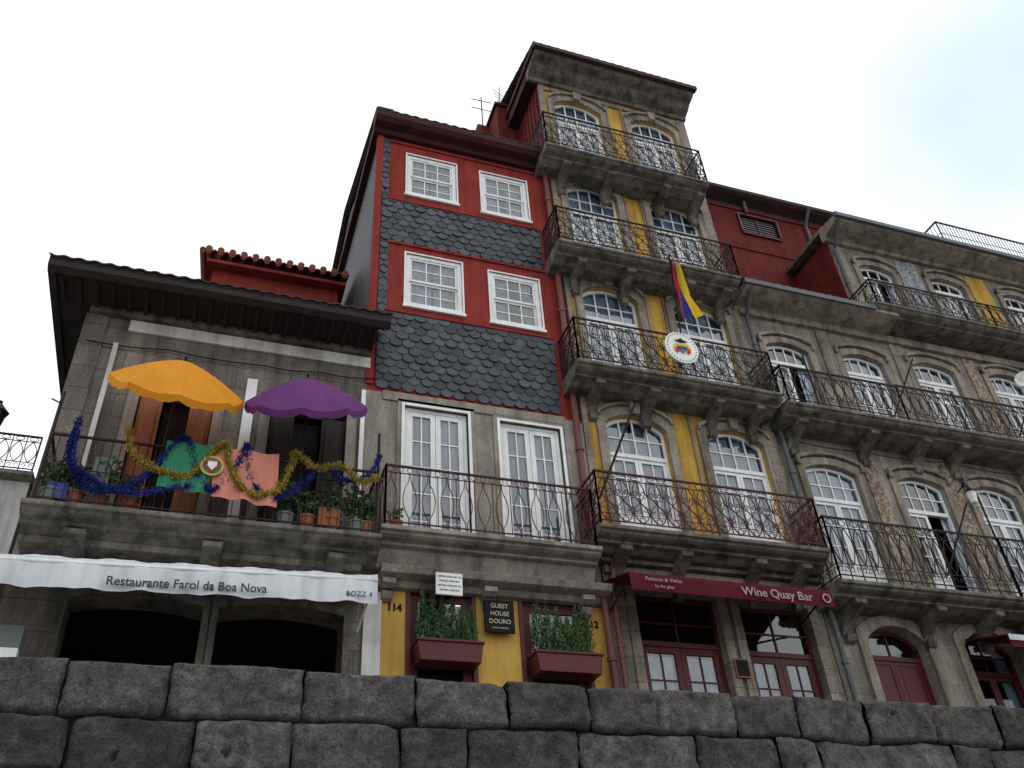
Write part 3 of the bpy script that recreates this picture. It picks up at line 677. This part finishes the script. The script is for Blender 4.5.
b.prism([(cx-.15,cz+.15),(cx,cz+.11),(cx+.15,cz+.15),(cx+.05,cz+.18),(cx,cz+.22),(cx-.05,cz+.18)],11.07,11.08,black)
for sg in (-1,1):
    b.prism([(cx+sg*.12,cz+.1),(cx+sg*.19,cz),(cx+sg*.17,cz-.12),(cx+sg*.12,cz-.1)],11.07,11.08,fyel); b.prism([(cx+sg*.12,cz-.02),(cx+sg*.17,cz-.06),(cx+sg*.14,cz-.16),(cx+sg*.08,cz-.13)],11.064,11.07,fred)
b.done('plaque',S)
b=MB(); b.tube([(5.75,11.25,7.1),(6.35,10.6,8.7)],.022,iron,6); b.lathe((6.35,10.6,8.7),[(0,0),(.05,0),(.05,.08),(0,.12)],iron,8); b.done('flagpole')
def pipe(name,pts,r,m):
    b=MB(); b.tube(pts,r,m,10)
    for p,q in zip(pts,pts[1:]):
        L=(Vector(q)-Vector(p)).length
        for k in range(int(L/1.6)):
            c=Vector(p).lerp(Vector(q),(k+.5)/max(1,int(L/1.6))); d=(Vector(q)-Vector(p)).normalized()*.03; b.tube([c-d,c+d],r*1.3,m,10)
    return b.done(name)
pipe('drain_pipe',[(5.86,11.75,16.3),(5.83,11.9,15.9),(5.83,11.9,6.0),(5.9,11.85,5.6),(5.9,11.85,ST)],.06,pipec)
pipe('drain_pipe',[(6.12,11.8,6.3),(6.08,11.86,5.9),(6.08,11.86,ST)],.045,pipec)
pipe('drain_pipe',[(10.2,11.35,13.1),(10.25,11.85,12.6),(10.25,11.88,6.2),(10.2,11.88,5.9),(10.2,11.88,ST)],.05,pipeg)
cable('facade_cable',[(6.05,11.9,9.98),(7.2,11.93,9.9),(8.9,11.93,9.92),(10.1,11.9,9.95)],.03)
cable('facade_cable',[(5.9,11.8,6.1),(7.6,11.86,6.12),(9.2,11.86,6.05),(10.3,11.86,6.0),(12.3,11.88,5.95),(14.6,11.88,6.0)],.06)
cable('facade_cable',[(10.2,11.86,9.4),(12.2,11.86,9.35),(14.3,11.86,9.42),(16.5,11.86,9.38),(19,11.86,9.4)],.05)
# ---------------------------------------------------------------- RIGHT HOUSE
E=empty('granite_townhouse',(14,12,ST)); x0,x1=10.14,22
w2=[(10.62,11.72,9.85,12.12),(12.62,13.74,9.85,12.2),(14.6,15.85,9.85,12.35),(16.9,18.1,9.85,12.45),(19.2,20.4,9.85,12.45)]
w1=[(10.66,11.90,6.1,8.98),(12.86,14.04,6.1,8.98),(14.78,15.98,6.1,9.02),(17.2,18.4,6.1,9.02),(19.4,20.6,6.1,9.02)]
g0=[(10.86,12.15,ST,5.66),(12.98,14.25,ST,5.7),(15.2,16.5,ST,5.7),(17.6,18.9,ST,5.7)]
w3=[(14.25,15.3,13.3,15.45),(16.5,17.6,13.3,15.55),(18.9,20.0,13.3,15.55)]
b=MB(); ops=[(*o,.16) for o in w2+w1]+[(*o,.3) for o in g0]
wall(b,x0,x1,ST,13.0,Y,ops,stoneA)
wall(b,13.55,x1,13.0,16.1,Y,[(*o,.14) for o in w3],stoneA)
b.poly([(13.55,Y,13),(13.55,20,13),(13.55,20,16.1),(13.55,Y,16.1)],redmetal)
b.poly([(x1,Y,ST),(x1,20,ST),(x1,20,16.1),(x1,Y,16.1)],stoneA); b.poly([(x0,20,ST),(x1,20,ST),(x1,20,16.1),(x0,20,16.1)],stoneA)
b.done('walls',E)
b=MB()
for o in w2+w1+w3:
    band(b,*o,.16 if o not in w3 else .14,.16,Y-.05,Y-.001,stoneT)
    band(b,o[0]-.1,o[1]+.1,o[3]-.1,o[3]+.2,.16,.06,Y-.11,Y-.002,stoneT)
for o in g0: band(b,*o,.3,.18,Y-.06,Y-.001,stoneT); b.box(o[0]-.25,o[1]+.25,Y-.1,Y-.002,5.72+.2,5.78+.2,stoneT)
for x in (12.3,14.35,16.5,18.8): b.box(x-.16,x+.16,Y-.035,Y-.003,6.2,9.4,azulb if x<15 else stoneTb); b.box(x-.18,x+.18,Y-.035,Y-.003,9.9,12.74,stoneTb if x<15 else azulb)
b.box(15.55,16.2,Y-.03,Y-.003,13.2,15.9,azul); b.box(17.85,18.5,Y-.03,Y-.003,13.2,15.9,ochre); b.box(13.6,14.0,Y-.03,Y-.003,13.2,15.9,stoneT)
b.box(x0+.02,x1,Y-.1,Y-.002,12.75,12.95,stoneT)
b.done('stone_trim',E)
b=MB()
for i,o in enumerate(w2): fdoor(b,o[0],o[1],o[2],o[3]-.01,.15,Y+.08,rows=3,panel=.6,transom=.5,tcols=4,opened=(i in(0,)),curt=.5 if i%2==0 else 1)
for i,o in enumerate(w1): fdoor(b,o[0],o[1],o[2],o[3]-.01,.15,Y+.08,rows=3,panel=.7,transom=.75,tcols=4,curt=1 if i!=1 else .3,opened=(i==1))
for i,o in enumerate(w3): fdoor(b,o[0],o[1],o[2],o[3]-.01,.13,Y+.08,rows=3,panel=.5,transom=.4,tcols=3,opened=(i==0),curt=.4)
for i,o in enumerate(g0): fdoor(b,o[0],o[1],o[2],o[3]-.01,.29,Y+.2,rows=2,cols=1,panel=3.2 if i==0 else .9,transom=.5 if i==0 else .7,tcols=2,fr=redpaint,curt=0 if i==0 else .5)
b.done('doors_and_windows',E)
b=MB()
slab(b,10.02,x1,11.22,6.1,balc,th=.28)
slab(b,10.1,x1,11.22,9.85,balc,th=.28); slab(b,13.45,x1,11.22,13.28,balc,th=.14)
for x in (10.5,12.2,13.5,14.5,16.4,18.5,20.5):
    corbel(b,x,5.86,11.4,balc,h=.45); corbel(b,x,9.61,11.4,balc,h=.42)
b.done('balconies',E,bevel=.01)
b=MB()
railing(b,[(10.06,12),(10.06,11.22),(14.0,11.22)],6.1,7.28,'scroll',iron); railing(b,[(14.0,11.22),(x1,11.22)],6.1,7.28,'scroll',iron)
railing(b,[(10.14,12),(10.14,11.22),(13.0,11.22)],9.85,10.72,'scroll',iron); railing(b,[(13.0,11.22),(x1,11.22)],9.85,10.75,'scroll',iron)
railing(b,[(13.5,12),(13.5,11.22),(17.0,11.22)],13.28,13.98,'scroll',iron); railing(b,[(17.0,11.22),(x1,11.22)],13.28,13.98,'scroll',iron)
for (x,z) in ((12.75,7.0),(14.9,7.1),(12.95,10.5),(16.3,10.6)): b.tube([(x-.25,11.3,z-.6),(x+.35,10.8,z+.7)],.018,iron,6)
b.tube([(14.0,11.25,6.1),(14.0,11.25,8.2)],.02,iron,6); b.tube([(10.8,11.2,9.85),(10.8,11.2,11.2)],.02,iron,6)
b.done('balcony_railings',E)
b=MB()
pr=[(Y,12.82),(11.92,12.82),(11.88,12.9),(11.6,12.94),(11.42,13.0),(11.32,13.04),(11.32,13.12),(Y,13.13)]
b.profx(pr,x0-.12,14.1,stoneT); b.box(x0-.15,13.44,11.26,11.36,13.05,13.17,pipeg)
tiles(b,x0-.1,13.5,11.3,13.2,13.5,14.1,tiledark)
pr=[(Y,15.95),(11.9,15.95),(11.85,16.02),(11.55,16.08),(11.35,16.16),(11.3,16.28),(Y,16.4)]
b.profx(pr,13.4,x1,stoneT); b.box(13.36,x1,11.24,11.33,16.2,16.32,pipeg); b.box(13.4,x1,Y,20,16.3,16.4,balc)
wall(b,x0-.1,16.4,13.6,18.8,13.5,[(12.36,13.62,17.6,18.35)],redmetal,depth=.12)
band(b,12.40,13.58,17.64,18.31,0,.06,13.44,13.5,redpaint); b.box(12.36,13.62,13.44,13.5,17.55,17.6,redpaint)
b.box(x0-.1,16.4,13.46,13.498,18.5,18.7,redpaint); b.box(x0-.1,16.4,13.47,13.498,16.9,16.96,redmetal)
for i in range(7): b.box(12.42,13.56,13.53,13.56,17.66+i*.095,17.70+i*.095,pipeg)
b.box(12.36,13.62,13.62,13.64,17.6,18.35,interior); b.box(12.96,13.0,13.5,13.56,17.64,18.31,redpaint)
b.profx([(13.5,18.7),(13.2,18.78),(13.1,18.84),(13.1,18.95),(20,19.2),(20,18.8)],x0-.1,16.5,tiledark); b.box(16.38,16.4,13.5,20,13,18.8,redmetal)
b.done('roofs_and_mansard',E)
b=MB(); railing(b,[(17.0,12.4),(17.0,11.42),(x1,11.42)],16.33,17.18,'plain',iron,toprad=.025); b.done('terrace_railing',E)
pipe('drain_pipe',[(13.5,11.35,16.2),(13.62,11.9,15.7),(13.62,11.9,13.3)],.045,pipeg)
pipe('drain_pipe',[(12.6,13.35,18.75),(12.65,13.42,18.4)],.05,pipeg); pipe('drain_pipe',[(14.6,13.1,18.8),(14.6,13.42,18.4),(14.6,13.42,14.5)],.05,pipeg)
S=empty('wall_lantern',(14.4,11.7,8.5)); b=MB(); b.tube([(14.4,12,8.75),(14.4,11.75,8.85),(14.4,11.7,8.7)],.012,iron,6); b.lathe((14.4,11.7,8.35),[(.02,0),(.07,.02),(.11,.26),(.0,.36)],white,6); b.lathe((14.4,11.7,8.6),[(.13,0),(.03,.12),(0,.16)],iron,6); b.done('lantern_body',S)
S=empty('satellite_dish',(17.05,11.15,11.55)); b=MB()
prof=[(0,0),(.12,.015),(.24,.06),(.33,.11)]
b.lathe((0,0,0),prof,whitewall,20); o=b.done('dish',S,smooth=True); o.parent=S; o.matrix_parent_inverse=Matrix(); o.location=(0,0,0); o.rotation_euler=(math.radians(70),0,math.radians(-40))
b=MB(); b.tube([(0,0,0),(.1,.1,-.75)],.02,pipeg,6); b.tube([(0,0,0),(-.25,-.25,.1)],.012,pipeg,6); o=b.done('mast',S); o.matrix_parent_inverse=Matrix()
S=empty('shop_awning',(13.5,11,5)); b=MB(); b.profx([(11.9,5.5),(11.0,5.24),(11.0,5.02),(11.02,5.02),(11.02,5.22),(11.9,5.47)],13.0,16.0,canvasr); b.profx([(10.995,5.24),(10.985,5.24),(10.985,5.14),(10.995,5.14)],13.0,16.0,canvasw); b.done('canvas',S)
text('WOK',.16,13.9,10.98,5.08,textw,S,'sign_lettering')
text('118',.11,11.5,Y-.105,5.86,textd,E,'house_number')
# ---------------------------------------------------------------- FAR LEFT background house
E=empty('background_house',(-6,16,ST)); b=MB()
ops=[(-4.5,-3.85,6.4,7.75,0),(-5.8,-5.1,6.4,7.75,0)]
wall(b,-12,-3.42,ST,9.05,16,ops,whitewall); b.poly([(-3.42,16,ST),(-3.42,24,ST),(-3.42,24,9.05),(-3.42,16,9.05)],stoneA)
for o in ops: sash(b,*o[:4],16.05); band(b,o[0],o[1],o[2],o[3],0,.12,15.95,15.999,stoneR)
b.profx([(16,8.95),(15.8,9.0),(15.8,9.08),(24,9.6),(24,9.0)],-12,-3.38,stoneA)
b.done('walls_and_roof',E); b=MB(); railing(b,[(-12,15.85),(-3.42,15.85)],9.1,9.85,'scroll',iron); b.done('roof_ironwork',E)
S=empty('street_lamp',(-4.35,14,ST)); b=MB(); b.tube([(-4.35,14,ST),(-4.35,14,8.2)],.05,iron,8); b.tube([(-4.35,14,8.2),(-4.2,14,9.2),(-3.95,14,9.35),(-3.78,14,9.3)],.03,iron,8)
b.lathe((-3.78,14,8.75),[(.03,0),(.09,.03),(.13,.32),(.17,.34),(.03,.5),(0,.55)],iron,6); b.done('post_and_lantern',S)
# ---------------------------------------------------------------- QUAY WALL
E=empty('quay_wall',(4,8,-1.6)); b=MB()
def jz_at(x,z0): return noise.noise(Vector((x*1.1,z0*3,7)))*.05+noise.noise(Vector((x*6,z0*3,2)))*.014
def block(xa,xb,z0,z1,y,top):
    nx=max(5,int((xb-xa)/.03)); nz=max(5,int((z1-z0)/.03)); g=.008; sd=Vector((random.random()*50,random.random()*50,0)); push=random.uniform(-.04,.012); tl=random.uniform(-.05,.05); tx=random.uniform(-.03,.03)
    chips=[(random.choice((0,1)),random.choice((0,1)),random.uniform(.03,.12)) for _ in range(2)]
    hole=(random.uniform(.25,.75),random.uniform(.3,.7),random.uniform(.02,.032)) if random.random()<.22 else None
    vs=[];fs=[]
    for j in range(nz+1):
        for i in range(nx+1):
            u=i/nx;v=j/nz; x=xa+g+(xb-xa-2*g)*u; z=z0+g+(z1-z0-2*g)*v
            d=min(u*(xb-xa),(1-u)*(xb-xa),v*(z1-z0),(1-v)*(z1-z0)); R=.035+.02*noise.noise(Vector((x*3,z*3,5))+sd)
            e=(1-min(d/max(R,.01),1))**2*.05
            nn=noise.fractal(Vector((x*8,z*8,0))+sd,.7,2.0,6)*.020+noise.noise(Vector((x*3,z*3,3))+sd)*.024
            for cu,cv,cr_ in chips:
                dd=math.hypot((u-cu)*(xb-xa),(v-cv)*(z1-z0)); e+=max(0,cr_-dd)*.6
            if hole:
                dd=math.hypot((u-hole[0])*(xb-xa),(v-hole[1])*(z1-z0))
                if dd<hole[2]: e+=.06
            jx=noise.noise(Vector((z*7,xa*3,1)))*.018*(abs(u-.5)*2)**4
            jz=(jz_at(x,z1) if v>.5 else jz_at(x,z0))*(abs(v-.5)*2)**2
            if top and v>.5: jz*=.5
            vs.append((x+jx,y+push+e+nn+tl*(v-.5)+tx*(u-.5),z+jz))
    for j in range(nz):
        for i in range(nx): a=j*(nx+1)+i; fs.append((a,a+1,a+nx+2,a+nx+1))
    o=len(vs)
    for i in range(nx+1): q=vs[nz*(nx+1)+i]; vs.append((q[0],y+.55,q[2]+.01*math.sin(i)))
    for i in range(nx): a=nz*(nx+1)+i; fs.append((a,a+1,o+i+1,o+i))
    o=len(vs)
    for i in range(nx+1): q=vs[i]; vs.append((q[0],y+.3,q[2]))
    for i in range(nx): fs.append((i+1,i,o+i,o+i+1))
    for side in (0,nx):
        o=len(vs)
        for j in range(nz+1): q=vs[j*(nx+1)+side]; vs.append((q[0],y+.5,q[2]))
        for j in range(nz):
            a=j*(nx+1)+side; c=(j+1)*(nx+1)+side; fs.append((c,a,o+j,o+j+1) if side==0 else (a,c,o+j+1,o+j))
    b.add(vs,fs,quay)
z=2.89; rows=[.455,.47,.46,.5,.48,.5,.5,.55,.6]
topx=[-1.95,-1.02,-.2,.93,1.95,2.85,3.68,4.42,5.33,6.08,6.95,7.85,8.75,9.8]
for ri,h in enumerate(rows):
    if ri==0:
        xs=[-8,-7.1,-6.2,-5.1,-4,-2.9]+topx+[10.8,11.8,12.7,13.8,14.9,16]
    else:
        xs=[-8-random.random()*.5]
        while xs[-1]<16: xs.append(xs[-1]+random.choice((.5,.62,.8,.95,1.1,1.25)))
    for xa,xb in zip(xs,xs[1:]):
        block(xa,xb,z-h,z+(random.uniform(-.02,.02) if ri==0 else 0),8.0,ri==0)
    z-=h
b.done('stone_blocks',E,smooth=True)
b=MB(); b.box(-8,16,8.11,8.5,-1.6,2.76,mortar); b.done('mortar_core',E)
# ---------------------------------------------------------------- ground
b=MB(); b.box(-60,80,8.5,12.0,-1.59,1.9,pave); b.box(-60,80,12,60,-1.59,1.89,pave); b.done('street_pavement')
b=MB(); b.poly([(-500,-500,-1.6),(500,-500,-1.6),(500,500,-1.6),(-500,500,-1.6)],groundm); b.done('ground')
# ---------------------------------------------------------------- camera
pitch,roll,yaw,f=[math.radians(a) for a in (37.259,4.319,21.302)]+[883.4]
cy,sy,cp,sp,cr,sr=math.cos(yaw),math.sin(yaw),math.cos(pitch),math.sin(pitch),math.cos(roll),math.sin(roll)
fw=Vector((sy*cp,cy*cp,sp)); right=Vector((cy,-sy,0)); down=fw.cross(right)
r=right*cr+down*sr; d=right*-sr+down*cr
cam=bpy.data.cameras.new('camera'); co=bpy.data.objects.new('camera',cam); COL.objects.link(co)
m=Matrix(((r.x,-d.x,-fw.x,0),(r.y,-d.y,-fw.y,0),(r.z,-d.z,-fw.z,0),(0,0,0,1))); co.matrix_world=m
cam.sensor_width=36; cam.lens=f*36/1024; cam.clip_end=2000; cam.clip_start=.05; SC.camera=co
# ---------------------------------------------------------------- light
W=bpy.data.worlds.new('World'); SC.world=W; W.use_nodes=True; N=W.node_tree.nodes; L=W.node_tree.links; bg=N['Background']
sky=N.new('ShaderNodeTexSky'); sky.sky_type='NISHITA'; sky.sun_disc=False; sky.sun_elevation=math.radians(45); sky.sun_rotation=math.radians(150)
tc=N.new('ShaderNodeTexCoord'); nz=N.new('ShaderNodeTexNoise'); nz.inputs['Scale'].default_value=3; nz.inputs['Detail'].default_value=5
L.new(tc.outputs['Generated'],nz.inputs['Vector'])
dv=(fw*883+r*(985-512)+d*(150-384)).normalized()
dp=N.new('ShaderNodeVectorMath'); dp.operation='DOT_PRODUCT'; dp.inputs[1].default_value=tuple(dv); L.new(tc.outputs['Generated'],dp.inputs[0])
a1=N.new('ShaderNodeMath'); a1.operation='MULTIPLY_ADD'; a1.inputs[1].default_value=.06; L.new(nz.outputs['Fac'],a1.inputs[0]); L.new(dp.outputs['Value'],a1.inputs[2])
mr=N.new('ShaderNodeMapRange'); mr.interpolation_type='SMOOTHSTEP'; mr.inputs['From Min'].default_value=1.005; mr.inputs['From Max'].default_value=1.035; mr.inputs['To Min'].default_value=1; mr.inputs['To Max'].default_value=.60
L.new(a1.outputs[0],mr.inputs['Value'])
sc=N.new('ShaderNodeMix'); sc.data_type='RGBA'; sc.blend_type='MULTIPLY'; sc.inputs['Factor'].default_value=1; sc.inputs['B'].default_value=(1.9,2.7,2.8,1); L.new(sky.outputs[0],sc.inputs['A'])
mx=N.new('ShaderNodeMix'); mx.data_type='RGBA'; L.new(mr.outputs[0],mx.inputs['Factor']); L.new(sc.outputs['Result'],mx.inputs['A']); mx.inputs['B'].default_value=(11.7,12.1,12.5,1)
L.new(mx.outputs['Result'],bg.inputs['Color']); bg.inputs['Strength'].default_value=.1
s=bpy.data.lights.new('sun','SUN'); s.energy=.5; s.angle=math.radians(60); s.color=(1,.98,.95); so=bpy.data.objects.new('sun',s); COL.objects.link(so)
so.rotation_euler=(math.radians(45),0,math.radians(30))
SC.view_settings.view_transform='Standard'; SC.view_settings.look='None'; SC.view_settings.exposure=0
